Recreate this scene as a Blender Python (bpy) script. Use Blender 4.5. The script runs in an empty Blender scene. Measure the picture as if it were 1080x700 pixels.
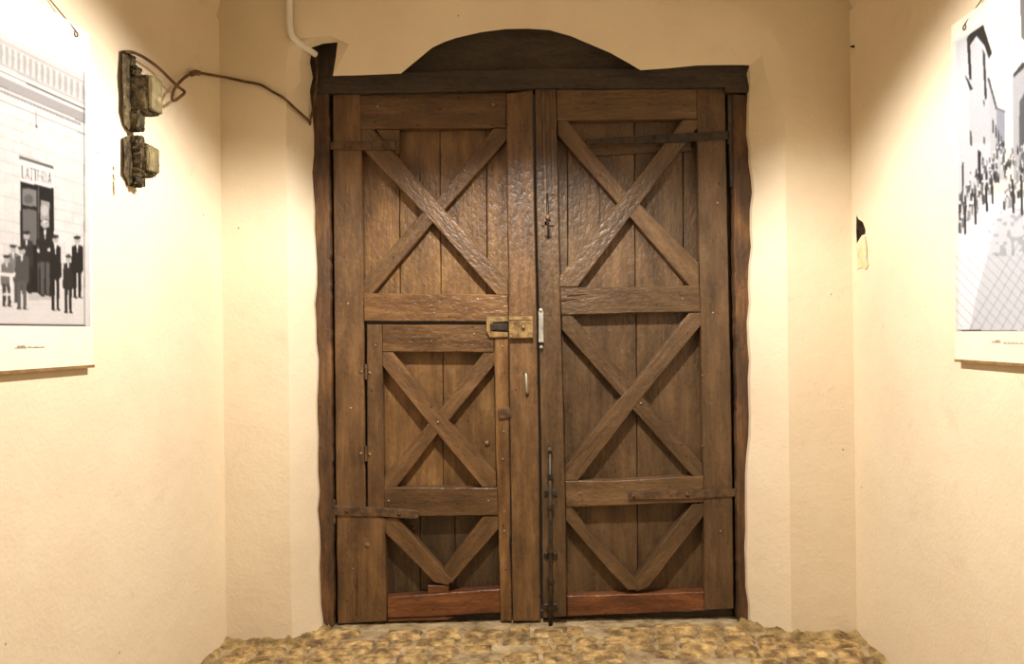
import bpy, bmesh, math, random
import numpy as np
from mathutils import Vector, Matrix

random.seed(7)
rng = np.random.default_rng(7)
S = bpy.context.scene
C = S.collection

# ------------------------------------------------------------------ camera
F = 850.0                      # focal length in pixels of the 1080x700 frame
CX, CY = 540.0, 350.0
HC = 1.50                      # eye height
ROLL = math.radians(0.7)
cr, sr = math.cos(ROLL), math.sin(ROLL)
cam = bpy.data.cameras.new('camera')
cam.sensor_fit = 'HORIZONTAL'; cam.sensor_width = 36.0
cam.lens = 36.0 * F / 1080.0
cam.clip_start = 0.02
camo = bpy.data.objects.new('camera', cam); C.objects.link(camo)
m = Matrix.Identity(4)
m.col[0] = (cr, 0, -sr, 0); m.col[1] = (sr, 0, cr, 0); m.col[2] = (0, -1, 0, 0); m.col[3] = (0, 0, HC, 1)
camo.matrix_world = m
S.camera = camo

# ------------------------------------------------------------------ world, exposure
W = bpy.data.worlds.new('passage_world'); S.world = W
W.use_nodes = True
W.node_tree.nodes['Background'].inputs[0].default_value = (0.9, 0.75, 0.55, 1)
W.node_tree.nodes['Background'].inputs[1].default_value = 0.02
S.view_settings.view_transform = 'Standard'
S.view_settings.look = 'None'
S.view_settings.gamma = 1.0
S.view_settings.use_curve_mapping = False
S.view_settings.exposure = 0.0
LAMP_COL = (1.0, 0.95, 0.885)
LAMP_LOC = (0.04, 2.74, HC + 1.42)
LAMP_W = 318.0
FILL_LOC = (0.0, -0.9, HC + 1.55); FILL_W = 28.0  # unseen lamp behind the viewer, added as frontal fill light
LAMP_TILT = math.radians(18)     # the shade leans a little towards the passage

# ------------------------------------------------------------------ pixel -> place
def ray(px, py):
    a = (px - CX) / F; b = (CY - py) / F
    return Vector((a * cr + b * sr, 1.0, -a * sr + b * cr))
def P(px, py, Y):
    d = ray(px, py)
    return Vector((d.x * Y, Y, HC + d.z * Y))
def proj(x, y, z):
    a = x / y; b = (z - HC) / y
    return CX + F * (a * cr - b * sr), CY - F * (a * sr + b * cr)

DEND = 3.95                                     # face of the end wall
LC = P(235, 350, DEND).x; RC = P(900, 350, DEND).x
LDIR = Vector(((612 - CX) / F, 1.0, 0)).normalized()
RDIR = Vector(((556 - CX) / F, 1.0, 0)).normalized()
LN = Vector((LDIR.y, -LDIR.x, 0))               # into the passage
RN = Vector((-RDIR.y, RDIR.x, 0))
LO = Vector((LC, DEND, 0)); RO = Vector((RC, DEND, 0))
CAM = Vector((0, 0, HC))
def on_plane(px, py, O, N, off=0.0):
    d = ray(px, py); o = O + N * off
    t = (o - CAM).dot(N) / d.dot(N)
    return CAM + d * t
def PL(px, py, off=0.0): return on_plane(px, py, LO, LN, off)
def PR(px, py, off=0.0): return on_plane(px, py, RO, RN, off)

# ------------------------------------------------------------------ object helpers
def tag(o, label=None, cat=None, group=None, kind=None):
    if label: o['label'] = label
    if cat: o['category'] = cat
    if group: o['group'] = group
    if kind: o['kind'] = kind
    return o
def empty(name, loc=(0, 0, 0), parent=None):
    o = bpy.data.objects.new(name, None); C.objects.link(o); o.location = loc
    o.empty_display_size = 0.1
    if parent: attach(o, parent)
    return o
def attach(o, parent):
    o.parent = parent
    o.matrix_parent_inverse = Matrix.Translation(-parent_world(parent))
def parent_world(p):
    v = Vector(p.location)
    q = p.parent
    while q:
        # children store world coordinates, the parent inverse cancels the chain
        q = q.parent
    return v
def obj(name, bm, mat, parent=None, smooth=False, recalc=True):
    if recalc: bmesh.ops.recalc_face_normals(bm, faces=bm.faces)
    me = bpy.data.meshes.new(name); bm.to_mesh(me); bm.free()
    if smooth:
        for p in me.polygons: p.use_smooth = True
    o = bpy.data.objects.new(name, me); C.objects.link(o)
    if mat: me.materials.append(mat)
    if parent: attach(o, parent)
    return o
def sub_smooth(o, ang=40):
    for p in o.data.polygons: p.use_smooth = True
    o.data.set_sharp_from_angle(angle=math.radians(ang))
    return o

# ------------------------------------------------------------------ materials
def node_mat(name):
    mt = bpy.data.materials.new(name); mt.use_nodes = True
    nt = mt.node_tree; b = nt.nodes['Principled BSDF']
    return mt, nt, b
def N(nt, t, **kw):
    n = nt.nodes.new(t)
    for k, v in kw.items():
        if k.startswith('i_'): n.inputs[k[2:].replace('_', ' ')].default_value = v
        else: setattr(n, k, v)
    return n
def ramp(nt, stops):
    r = nt.nodes.new('ShaderNodeValToRGB'); e = r.color_ramp.elements
    while len(e) > 1: e.remove(e[-1])
    e[0].position, e[0].color = stops[0][0], stops[0][1]
    for p, c in stops[1:]:
        k = e.new(p); k.color = c
    return r
def mix(nt, fac, a, b, blend='MIX'):
    n = nt.nodes.new('ShaderNodeMix'); n.data_type = 'RGBA'; n.blend_type = blend
    for s, v in ((0, fac), (6, a), (7, b)):
        if hasattr(v, 'is_output'): nt.links.new(v, n.inputs[s])
        elif s == 0: n.inputs[0].default_value = v
        else: n.inputs[s].default_value = v if len(v) == 4 else (*v, 1)
    return n.outputs[2]
def rgb(r, g, b):                                   # sRGB 0-255 -> linear
    f = lambda c: (c / 255 / 12.92) if c / 255 <= 0.04045 else ((c / 255 + 0.055) / 1.055) ** 2.4
    return (f(r), f(g), f(b), 1)

def wood(name, dark, mid, light, rough=0.34, crack=0.5, scuff=0.28):
    mt, nt, b = node_mat(name); L = nt.links.new
    uv = N(nt, 'ShaderNodeUVMap'); oi = N(nt, 'ShaderNodeObjectInfo')
    ml = N(nt, 'ShaderNodeMath', operation='MULTIPLY'); ml.inputs[1].default_value = 37.0
    L(oi.outputs['Random'], ml.inputs[0])
    cb = N(nt, 'ShaderNodeCombineXYZ'); L(ml.outputs[0], cb.inputs[0]); L(ml.outputs[0], cb.inputs[1])
    va = N(nt, 'ShaderNodeVectorMath', operation='ADD'); L(uv.outputs[0], va.inputs[0]); L(cb.outputs[0], va.inputs[1])
    mp = N(nt, 'ShaderNodeMapping'); mp.inputs['Scale'].default_value = (2.2, 34, 1); L(va.outputs[0], mp.inputs[0])
    grain = N(nt, 'ShaderNodeTexNoise', i_Scale=1.6, i_Detail=6.0, i_Roughness=0.62, i_Distortion=0.5); L(mp.outputs[0], grain.inputs['Vector'])
    mp2 = N(nt, 'ShaderNodeMapping'); mp2.inputs['Scale'].default_value = (1.5, 5, 1); L(va.outputs[0], mp2.inputs[0])
    blot = N(nt, 'ShaderNodeTexNoise', i_Scale=2.0, i_Detail=5.0, i_Roughness=0.6); L(mp2.outputs[0], blot.inputs['Vector'])
    mp3 = N(nt, 'ShaderNodeMapping'); mp3.inputs['Scale'].default_value = (5.5, 10, 1); L(va.outputs[0], mp3.inputs[0])
    hack = N(nt, 'ShaderNodeTexNoise', i_Scale=5.0, i_Detail=3.0, i_Roughness=0.5); L(mp3.outputs[0], hack.inputs['Vector'])
    r1 = ramp(nt, [(0.30, dark), (0.50, mid), (0.72, light)])
    ad = N(nt, 'ShaderNodeMath', operation='MULTIPLY_ADD'); L(grain.outputs[0], ad.inputs[0]); ad.inputs[1].default_value = 0.28
    bl = N(nt, 'ShaderNodeMath', operation='MULTIPLY'); L(blot.outputs[0], bl.inputs[0]); bl.inputs[1].default_value = 0.72
    L(bl.outputs[0], ad.inputs[2]); L(ad.outputs[0], r1.inputs[0])
    # pale scuffs
    sc = N(nt, 'ShaderNodeTexNoise', i_Scale=9.0, i_Detail=8.0, i_Roughness=0.75); L(mp2.outputs[0], sc.inputs['Vector'])
    scr = ramp(nt, [(0.62, (0, 0, 0, 1)), (0.72, (scuff, scuff, scuff, 1))]); L(sc.outputs[0], scr.inputs[0])
    col = mix(nt, scr.outputs[0], r1.outputs[0], rgb(190, 165, 135))
    # open cracks along the grain
    mp4 = N(nt, 'ShaderNodeMapping'); mp4.inputs['Scale'].default_value = (1.0, 26, 1); L(va.outputs[0], mp4.inputs[0])
    ck = N(nt, 'ShaderNodeTexNoise', i_Scale=1.8, i_Detail=4.0, i_Roughness=0.5); L(mp4.outputs[0], ck.inputs['Vector'])
    ckr = ramp(nt, [(0.27, (1, 1, 1, 1)), (0.33, (0, 0, 0, 1))]); L(ck.outputs[0], ckr.inputs[0])
    ckm = N(nt, 'ShaderNodeMath', operation='MULTIPLY'); L(ckr.outputs[0], ckm.inputs[0]); ckm.inputs[1].default_value = crack
    col = mix(nt, ckm.outputs[0], col, (0.012, 0.008, 0.005, 1))
    # wormholes and gouges
    vp = N(nt, 'ShaderNodeTexVoronoi', i_Scale=13.0); mp5 = N(nt, 'ShaderNodeMapping'); mp5.inputs['Scale'].default_value = (0.7, 1.4, 1); L(va.outputs[0], mp5.inputs[0]); L(mp5.outputs[0], vp.inputs['Vector'])
    vr = ramp(nt, [(0.05, (0.8, 0.8, 0.8, 1)), (0.10, (0, 0, 0, 1))]); L(vp.outputs['Distance'], vr.inputs[0])
    col = mix(nt, vr.outputs[0], col, (0.02, 0.012, 0.007, 1))
    # board to board tone
    mr = N(nt, 'ShaderNodeMapRange'); L(oi.outputs['Random'], mr.inputs[0]); mr.inputs[3].default_value = 0.78; mr.inputs[4].default_value = 1.16
    hs = N(nt, 'ShaderNodeHueSaturation'); L(col, hs.inputs['Color']); L(mr.outputs[0], hs.inputs['Value'])
    L(hs.outputs[0], b.inputs['Base Color'])
    rr = N(nt, 'ShaderNodeMapRange'); L(hack.outputs[0], rr.inputs[0]); rr.inputs[1].default_value = 0.3; rr.inputs[2].default_value = 0.7
    rr.inputs[3].default_value = rough - 0.1; rr.inputs[4].default_value = rough + 0.2
    L(rr.outputs[0], b.inputs['Roughness'])
    b.inputs['Specular IOR Level'].default_value = 0.5
    h1 = N(nt, 'ShaderNodeMath', operation='MULTIPLY_ADD'); L(grain.outputs[0], h1.inputs[0]); h1.inputs[1].default_value = 0.35; L(hack.outputs[0], h1.inputs[2])
    h2 = N(nt, 'ShaderNodeMath', operation='SUBTRACT'); L(h1.outputs[0], h2.inputs[0]); L(ckm.outputs[0], h2.inputs[1])
    bp = N(nt, 'ShaderNodeBump', i_Strength=0.75, i_Distance=0.007); L(h2.outputs[0], bp.inputs['Height'])
    L(bp.outputs[0], b.inputs['Normal'])
    return mt

M = {}
M['wood_l'] = wood('brown_wood', rgb(58, 41, 25), rgb(95, 69, 43), rgb(132, 99, 63))
M['wood_w'] = wood('gouged_wood', rgb(56, 38, 22), rgb(100, 71, 42), rgb(144, 108, 68), rough=0.30, crack=1.0, scuff=0.55)
M['wood_p'] = wood('panel_wood', rgb(70, 49, 29), rgb(113, 82, 48), rgb(156, 118, 72))
M['wood_r'] = wood('grey_brown_wood', rgb(58, 42, 27), rgb(92, 69, 45), rgb(122, 94, 64))
M['wood_f'] = wood('dark_foot_board', rgb(42, 31, 20), rgb(68, 51, 33), rgb(92, 70, 46))
M['wood_j'] = wood('rotten_jamb_wood', rgb(34, 24, 15), rgb(82, 56, 32), rgb(136, 96, 54), rough=0.6, crack=0.9)
M['wood_d'] = wood('dark_lintel_wood', rgb(38, 31, 25), rgb(60, 50, 41), rgb(80, 68, 56), rough=0.55)
M['wood_k'] = wood('reddish_kick_wood', rgb(58, 34, 20), rgb(106, 63, 35), rgb(152, 98, 56), rough=0.36, crack=0.9, scuff=0.3)

def plaster(name, c0, c1, c2, sc=1.0):
    mt, nt, b = node_mat(name); L = nt.links.new
    tc = N(nt, 'ShaderNodeTexCoord')
    n1 = N(nt, 'ShaderNodeTexNoise', i_Scale=1.3 * sc, i_Detail=6.0, i_Roughness=0.6); L(tc.outputs['Object'], n1.inputs['Vector'])
    n2 = N(nt, 'ShaderNodeTexNoise', i_Scale=9.0, i_Detail=5.0, i_Roughness=0.6); L(tc.outputs['Object'], n2.inputs['Vector'])
    n3 = N(nt, 'ShaderNodeTexNoise', i_Scale=70.0, i_Detail=3.0); L(tc.outputs['Object'], n3.inputs['Vector'])
    r = ramp(nt, [(0.32, c0), (0.52, c1), (0.72, c2)]); L(n1.outputs[0], r.inputs[0])
    # faint grey scuffs
    n4 = N(nt, 'ShaderNodeTexNoise', i_Scale=5.0, i_Detail=9.0, i_Roughness=0.72, i_Distortion=0.6); L(tc.outputs['Object'], n4.inputs['Vector'])
    r4 = ramp(nt, [(0.60, (0, 0, 0, 1)), (0.74, (0.22, 0.22, 0.22, 1))]); L(n4.outputs[0], r4.inputs[0])
    col = mix(nt, r4.outputs[0], r.outputs[0], rgb(170, 140, 100))
    # small dark pits
    v = N(nt, 'ShaderNodeTexVoronoi', i_Scale=5.5); L(tc.outputs['Object'], v.inputs['Vector'])
    rv = ramp(nt, [(0.018, (0.75, 0.75, 0.75, 1)), (0.034, (0, 0, 0, 1))]); L(v.outputs['Distance'], rv.inputs[0])
    col = mix(nt, rv.outputs[0], col, rgb(110, 80, 50))
    L(col, b.inputs['Base Color']); b.inputs['Roughness'].default_value = 0.85
    b.inputs['Specular IOR Level'].default_value = 0.2
    a = N(nt, 'ShaderNodeMath', operation='MULTIPLY_ADD'); L(n2.outputs[0], a.inputs[0]); a.inputs[1].default_value = 3.0
    L(n3.outputs[0], a.inputs[2])
    bp = N(nt, 'ShaderNodeBump', i_Strength=0.16, i_Distance=0.012); L(a.outputs[0], bp.inputs['Height']); L(bp.outputs[0], b.inputs['Normal'])
    return mt
M['plaster'] = plaster('cream_plaster', rgb(226, 208, 180), rgb(232, 216, 188), rgb(236, 221, 194))

def noise_mat(name, stops, scale=12, detail=6, rough=0.8, bump=0.3, dist=0.01, metallic=0.0, rnd=0.0, spec=0.4, world=False):
    mt, nt, b = node_mat(name); L = nt.links.new
    tc = N(nt, 'ShaderNodeTexCoord'); geo = N(nt, 'ShaderNodeNewGeometry'); oi = N(nt, 'ShaderNodeObjectInfo')
    cb = N(nt, 'ShaderNodeCombineXYZ'); ml = N(nt, 'ShaderNodeMath', operation='MULTIPLY'); ml.inputs[1].default_value = 53.0
    L(oi.outputs['Random'], ml.inputs[0]); L(ml.outputs[0], cb.inputs[0]); L(ml.outputs[0], cb.inputs[2])
    va = N(nt, 'ShaderNodeVectorMath', operation='ADD'); L(geo.outputs['Position'] if world else tc.outputs['Object'], va.inputs[0]); L(cb.outputs[0], va.inputs[1])
    n1 = N(nt, 'ShaderNodeTexNoise', i_Scale=scale, i_Detail=detail, i_Roughness=0.65); L(va.outputs[0], n1.inputs['Vector'])
    r = ramp(nt, stops); L(n1.outputs[0], r.inputs[0])
    col = r.outputs[0]
    if rnd:
        mr = N(nt, 'ShaderNodeMapRange'); L(oi.outputs['Random'], mr.inputs[0]); mr.inputs[3].default_value = 1 - rnd; mr.inputs[4].default_value = 1 + rnd
        hs = N(nt, 'ShaderNodeHueSaturation'); L(col, hs.inputs['Color']); L(mr.outputs[0], hs.inputs['Value']); col = hs.outputs[0]
    L(col, b.inputs['Base Color'])
    b.inputs['Roughness'].default_value = rough; b.inputs['Metallic'].default_value = metallic
    b.inputs['Specular IOR Level'].default_value = spec
    if bump:
        n2 = N(nt, 'ShaderNodeTexNoise', i_Scale=scale * 2.5, i_Detail=5.0); L(va.outputs[0], n2.inputs['Vector'])
        bp = N(nt, 'ShaderNodeBump', i_Strength=bump, i_Distance=dist); L(n2.outputs[0], bp.inputs['Height']); L(bp.outputs[0], b.inputs['Normal'])
    return mt
M['stone'] = noise_mat('ochre_paving_stone', [(0.36, rgb(98, 78, 52)), (0.46, rgb(140, 114, 74)), (0.55, rgb(176, 146, 94)), (0.68, rgb(216, 188, 132))], scale=15, rough=0.75, bump=0.7, dist=0.012, rnd=0.2, world=True)
M['mortar'] = noise_mat('grey_tan_mortar', [(0.35, rgb(112, 94, 66)), (0.5, rgb(160, 140, 106)), (0.65, rgb(190, 170, 134))], scale=9, rough=0.9, bump=0.9, dist=0.02)
M['rubble'] = noise_mat('mossy_rubble', [(0.35, rgb(104, 86, 52)), (0.5, rgb(152, 128, 84)), (0.66, rgb(192, 166, 116))], scale=14, rough=0.95, bump=0.9, dist=0.02)
M['iron'] = noise_mat('painted_iron', [(0.35, rgb(62, 45, 30)), (0.5, rgb(86, 65, 44)), (0.68, rgb(112, 84, 58))], scale=30, rough=0.45, bump=0.4, dist=0.003)
M['iron_k'] = noise_mat('black_iron', [(0.35, rgb(34, 27, 21)), (0.65, rgb(66, 54, 43))], scale=30, rough=0.4, bump=0.3, dist=0.003)
M['brass'] = noise_mat('ochre_painted_lock', [(0.35, rgb(88, 68, 40)), (0.5, rgb(130, 104, 64)), (0.68, rgb(164, 136, 90))], scale=26, rough=0.42, bump=0.35, dist=0.003)
M['steel'] = noise_mat('pale_steel', [(0.35, rgb(142, 138, 124)), (0.65, rgb(190, 188, 176))], scale=18, rough=0.4, bump=0.1, dist=0.002, metallic=0.3)
M['nail'] = noise_mat('worn_nail', [(0.4, rgb(90, 70, 50)), (0.6, rgb(170, 140, 105))], scale=60, rough=0.35, bump=0.2, dist=0.002)
M['cable'] = noise_mat('brown_cable', [(0.35, rgb(66, 46, 26)), (0.65, rgb(118, 88, 54))], scale=25, rough=0.6, bump=0.2, dist=0.002)
M['conduit'] = noise_mat('cream_conduit', [(0.35, rgb(236, 232, 222)), (0.65, rgb(246, 243, 236))], scale=8, rough=0.5, bump=0.05, dist=0.002)
M['box'] = noise_mat('plaster_spattered_box', [(0.36, rgb(40, 32, 18)), (0.50, rgb(80, 67, 42)), (0.62, rgb(106, 91, 60)), (0.72, rgb(196, 180, 142))], scale=34, rough=0.8, bump=0.7, dist=0.008)
M['boxlid'] = noise_mat('grey_green_lid', [(0.34, rgb(92, 80, 50)), (0.6, rgb(132, 118, 82)), (0.75, rgb(180, 166, 128))], scale=22, rough=0.7, bump=0.4, dist=0.005)
M['hole'] = noise_mat('hollow_masonry', [(0.4, rgb(38, 26, 16)), (0.6, rgb(84, 60, 40))], scale=20, rough=0.95, bump=0.6, dist=0.01)
M['patch'] = noise_mat('filler_patch', [(0.35, rgb(214, 184, 138)), (0.6, rgb(236, 214, 174))], scale=14, rough=0.9, bump=0.5, dist=0.006)
M['mat_board'] = noise_mat('ivory_mount', [(0.4, rgb(232, 220, 198)), (0.6, rgb(240, 230, 210))], scale=3, rough=0.6, bump=0, spec=0.3)
M['edge_shadow'] = noise_mat('brown_shadow_strip', [(0.4, rgb(120, 92, 56)), (0.6, rgb(150, 116, 72))], scale=20, rough=0.6, bump=0)  # brown that stands in for shade under the mount boards
M['ink'] = noise_mat('faint_brown_ink', [(0.4, rgb(150, 132, 112)), (0.6, rgb(176, 160, 138))], scale=20, rough=0.7, bump=0)
M['shade'] = noise_mat('enamel_shade', [(0.4, rgb(60, 66, 60)), (0.6, rgb(80, 86, 78))], scale=10, rough=0.4, bump=0)
mt, nt, b = node_mat('photo_print')
at = N(nt, 'ShaderNodeVertexColor'); at.layer_name = 'print'
nt.links.new(at.outputs[0], b.inputs['Base Color']); b.inputs['Roughness'].default_value = 0.35; b.inputs['Specular IOR Level'].default_value = 0.35
M['print'] = mt
mt, nt, b = node_mat('lamp_bulb')
b.inputs['Emission Color'].default_value = (*LAMP_COL, 1); b.inputs['Emission Strength'].default_value = 30.0
M['bulb'] = mt

# ------------------------------------------------------------------ shape helpers
def wobble(pts, step=0.07, amp=0.0012):
    out = []; n = len(pts)
    for i in range(n):
        a, c = pts[i], pts[(i + 1) % n]
        d = c - a; L = d.length; k = max(1, int(L / step))
        nrm = Vector((-d.z, 0, d.x)); nrm = nrm.normalized() if nrm.length > 1e-9 else nrm
        for j in range(k):
            p = a + d * (j / k)
            if j: p = p + nrm * random.uniform(-amp, amp)
            out.append(p)
    return out
def area2(p):
    return sum(p[i].x * p[(i + 1) % len(p)].z - p[(i + 1) % len(p)].x * p[i].z for i in range(len(p)))
def inset_ring(pts, d):
    if area2(pts) < 0: sgn = -1
    else: sgn = 1
    n = len(pts); out = []
    for i in range(n):
        a, p, c = pts[i - 1], pts[i], pts[(i + 1) % n]
        e1 = (p - a).normalized(); e2 = (c - p).normalized()
        n1 = Vector((-e1.z, 0, e1.x)) * sgn; n2 = Vector((-e2.z, 0, e2.x)) * sgn
        k = n1 + n2
        k = k / max(0.5, k.length_squared / 2) if k.length > 1e-6 else n1
        out.append(p + k * d)
    return out
def plank(name, px, Y, thick, mat, parent, bevel=0.0045, amp=0.0012, step=0.08, axis=None):
    """a board whose front outline lies on the plane y = Y, grain along its length"""
    pts = wobble([P(x, y, Y) for x, y in px], step, amp)
    bm = bmesh.new(); uvl = bm.loops.layers.uv.new('UVMap')
    dep = Vector((0, 1, 0))
    r0 = [bm.verts.new(p) for p in inset_ring(pts, bevel)]
    r1 = [bm.verts.new(p + dep * bevel) for p in pts]
    r2 = [bm.verts.new(p + dep * thick) for p in pts]
    bm.faces.new(r0)
    n = len(pts)
    for A, B in ((r0, r1), (r1, r2)):
        for i in range(n):
            bm.faces.new((A[i], A[(i + 1) % n], B[(i + 1) % n], B[i]))
    bm.faces.new(list(reversed(r2)))
    if axis is None:
        # longest principal axis
        arr = np.array([(p.x, p.z) for p in pts]); arr = arr - arr.mean(0)
        w, v = np.linalg.eigh(arr.T @ arr); axis = v[:, 1]
    ax = Vector((axis[0], 0, axis[1])).normalized(); bx = Vector((-ax.z, 0, ax.x))
    for f in bm.faces:
        for l in f.loops:
            co = l.vert.co
            l[uvl].uv = (co.dot(ax), co.dot(bx) + co.y * 0.7)
    return obj(name, bm, mat, parent)
def add_tube(bm, pts, r, seg=8, cap=True):
    pts = [Vector(p) for p in pts]; rings = []
    rr = r if isinstance(r, (list, tuple)) else [r] * len(pts)
    up = Vector((0.13, 0.31, 0.94)).normalized()
    for i, p in enumerate(pts):
        t = (pts[min(i + 1, len(pts) - 1)] - pts[max(i - 1, 0)]).normalized()
        a = t.cross(up)
        if a.length < 1e-3: a = t.cross(Vector((1, 0, 0)))
        a.normalize(); bb = t.cross(a).normalized()
        rings.append([bm.verts.new(p + (a * math.cos(q) + bb * math.sin(q)) * rr[i]) for q in [2 * math.pi * k / seg for k in range(seg)]])
    for A, B in zip(rings, rings[1:]):
        for k in range(seg): bm.faces.new((A[k], A[(k + 1) % seg], B[(k + 1) % seg], B[k]))
    if cap: bm.faces.new(rings[0]); bm.faces.new(list(reversed(rings[-1])))
def spline(pts, k=6):
    pts = [Vector(p) for p in pts]; out = []
    for i in range(len(pts) - 1):
        p0 = pts[max(i - 1, 0)]; p1 = pts[i]; p2 = pts[i + 1]; p3 = pts[min(i + 2, len(pts) - 1)]
        for j in range(k):
            t = j / k
            out.append(0.5 * ((2 * p1) + (p2 - p0) * t + (2 * p0 - 5 * p1 + 4 * p2 - p3) * t * t + (3 * p1 - p0 - 3 * p2 + p3) * t ** 3))
    out.append(pts[-1]); return out
def tube(name, pts, r, mat, parent=None, seg=8, k=6):
    bm = bmesh.new(); add_tube(bm, spline(pts, k) if k else pts, r, seg)
    return obj(name, bm, mat, parent, smooth=True)
def add_box(bm, M4, sx, sy, sz, bev=0.0, seg=2):
    r = bmesh.ops.create_cube(bm, size=1.0)
    vs = r['verts']
    for v in vs: v.co = Vector((v.co.x * sx, v.co.y * sy, v.co.z * sz))
    if bev:
        es = list({e for v in vs for e in v.link_edges})
        bv = bmesh.ops.bevel(bm, geom=es, offset=bev, segments=seg, affect='EDGES', profile=0.5)
        vs = list({v for f in bv['faces'] for v in f.verts} | {v for v in vs if v.is_valid})
    for v in vs: v.co = M4 @ v.co
    return vs
def dome(name, c, r, h, mat, parent, axis=Vector((0, -1, 0)), seg=10):
    """a rounded stud standing off a surface along axis"""
    bm = bmesh.new(); a = axis.normalized(); u = a.cross(Vector((0, 0, 1)))
    if u.length < 1e-3: u = a.cross(Vector((1, 0, 0)))
    u.normalize(); v = a.cross(u); rings = []
    for rr, hh in ((1, -0.3), (1, 0.25), (0.8, 0.7), (0.42, 0.95)):
        rings.append([bm.verts.new(c + (u * math.cos(q) + v * math.sin(q)) * r * rr + a * h * hh) for q in [2 * math.pi * k / seg for k in range(seg)]])
    for A, B in zip(rings, rings[1:]):
        for k in range(seg): bm.faces.new((A[k], A[(k + 1) % seg], B[(k + 1) % seg], B[k]))
    bm.faces.new(rings[-1]); bm.faces.new(list(reversed(rings[0])))
    return obj(name, bm, mat, parent, smooth=True)

# ================================================================== SETTING
YB = -2.4                                        # the passage goes on behind the viewer
HT = 3.05                                        # springing of the vault
def wall_pts(O, D, y): return O + D * ((y - O.y) / D.y)
lb = wall_pts(LO, LDIR, YB); rb = wall_pts(RO, RDIR, YB)

# --- left wall
def slab(name, a, c, nrm, z0, z1, th, mat):
    bm = bmesh.new(); q = []
    for off in (0, -th):
        for p, z in ((a, z0), (c, z0), (c, z1), (a, z1)):
            q.append(bm.verts.new(Vector((p.x, p.y, z)) + nrm * off))
    for f in ((0, 1, 2, 3), (7, 6, 5, 4), (0, 4, 5, 1), (1, 5, 6, 2), (2, 6, 7, 3), (3, 7, 4, 0)):
        bm.faces.new([q[i] for i in f])
    return obj(name, bm, mat)
tag(slab('wall_left', lb, LO + LDIR * 0.02, LN, -0.05, HT, 0.15, M['plaster']), 'cream plaster side wall with the old junction boxes', 'wall', kind='structure')

# --- right wall, with the broken hole in it
hole_px = [(903.2, 227), (906, 231.5), (910, 234), (911.5, 238), (913, 243), (912.5, 247), (909, 248), (906.5, 252), (903.6, 257), (903, 244)]
bm = bmesh.new()
rc = RO + RDIR * 0.02
outer = [bm.verts.new(v) for v in (Vector((rb.x, rb.y, -0.05)), Vector((rc.x, rc.y, -0.05)), Vector((rc.x, rc.y, HT)), Vector((rb.x, rb.y, HT)))]
inner = [bm.verts.new(PR(x, y)) for x, y in hole_px]
es = [bm.edges.new((outer[i], outer[(i + 1) % 4])) for i in range(4)]
ie = [bm.edges.new((inner[i], inner[(i + 1) % len(inner)])) for i in range(len(inner))]
bmesh.ops.triangle_fill(bm, use_beauty=True, edges=es + ie)
wr = obj('wall_right', bm, M['plaster'])
tag(wr, 'cream plaster side wall with a small broken hole', 'wall', kind='structure')
bm = bmesh.new()
rim = [PR(x, y) for x, y in hole_px]; cen = sum(rim, Vector()) / len(rim)
a0 = [bm.verts.new(p) for p in rim]
a1 = [bm.verts.new(cen + (p - cen) * random.uniform(0.85, 1.1) - RN * random.uniform(0.04, 0.07)) for p in rim]
for i in range(len(rim)): bm.faces.new((a0[i], a0[(i + 1) % len(rim)], a1[(i + 1) % len(rim)], a1[i]))
bm.faces.new(a1)
obj('hole_lining', bm, M['hole'], wr)
bm = bmesh.new()                                 # newer filler under the hole
fp = [(903.5, 258), (907, 252.5), (912.5, 249), (914.2, 262), (914, 274), (916, 279), (913, 284), (908, 282), (903.8, 284)]
q0 = [bm.verts.new(PR(x, y, 0.004)) for x, y in fp]; q1 = [bm.verts.new(PR(x, y, -0.01)) for x, y in fp]
bm.faces.new(q0)
for i in range(len(fp)): bm.faces.new((q0[i], q0[(i + 1) % len(fp)], q1[(i + 1) % len(fp)], q1[i]))
obj('filler_patch', bm, M['patch'], wr)
dome('nail', PR(901, 49), 0.006, 0.02, M['iron_k'], wr, RN)

# --- end wall: flat face, splayed reveal, creased plaster arch above the gate
# stations from the left foot round to the right foot: (inner x, y), (outer x, y), (crease x, y)
def jag(x, y): return (x + random.uniform(-1.6, 1.6), y + random.uniform(-1, 1))
ST = []
for y, xi, xo in ((690, 338, 308), (660, 338.5, 308), (640, 338, 307.5), (620, 337, 307), (600, 336.5, 307), (580, 336, 306.6), (560, 335.5, 306.4), (540, 335, 306), (520, 335, 306), (500, 334.5, 306),
                  (480, 334, 305.6), (460, 333.5, 305.4), (440, 334, 305), (420, 333, 305), (400, 333.5, 305), (380, 333, 304.6), (360, 332.5, 304.4), (340, 333, 304), (320, 332, 304), (300, 332, 303.6), (280, 331.5, 303.4), (260, 331, 303.2),
                  (240, 330, 303), (220, 329.5, 302.8), (200, 329, 302.6), (180, 329, 302.4), (160, 329, 302.2), (140, 328.5, 302), (120, 328, 302), (100, 327, 302)):
    i = jag(xi, y); ST.append((i, (xo, y), ((i[0] * 0.25 + xo * 0.75), y)))
OUT = [(302, 86), (302, 72), (303, 60), (305, 50), (308, 41), (312, 33), (319, 25), (332, 16), (350, 6), (374, -4),
       (400, -12), (428, -19), (452, -24), (476, -28), (504, -32), (532, -34), (560, -35), (590, -34), (620, -31), (650, -27),
       (678, -21), (704, -14), (730, -7), (752, 0), (774, 9), (794, 19), (810, 31), (821, 46), (827, 66)]
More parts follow.
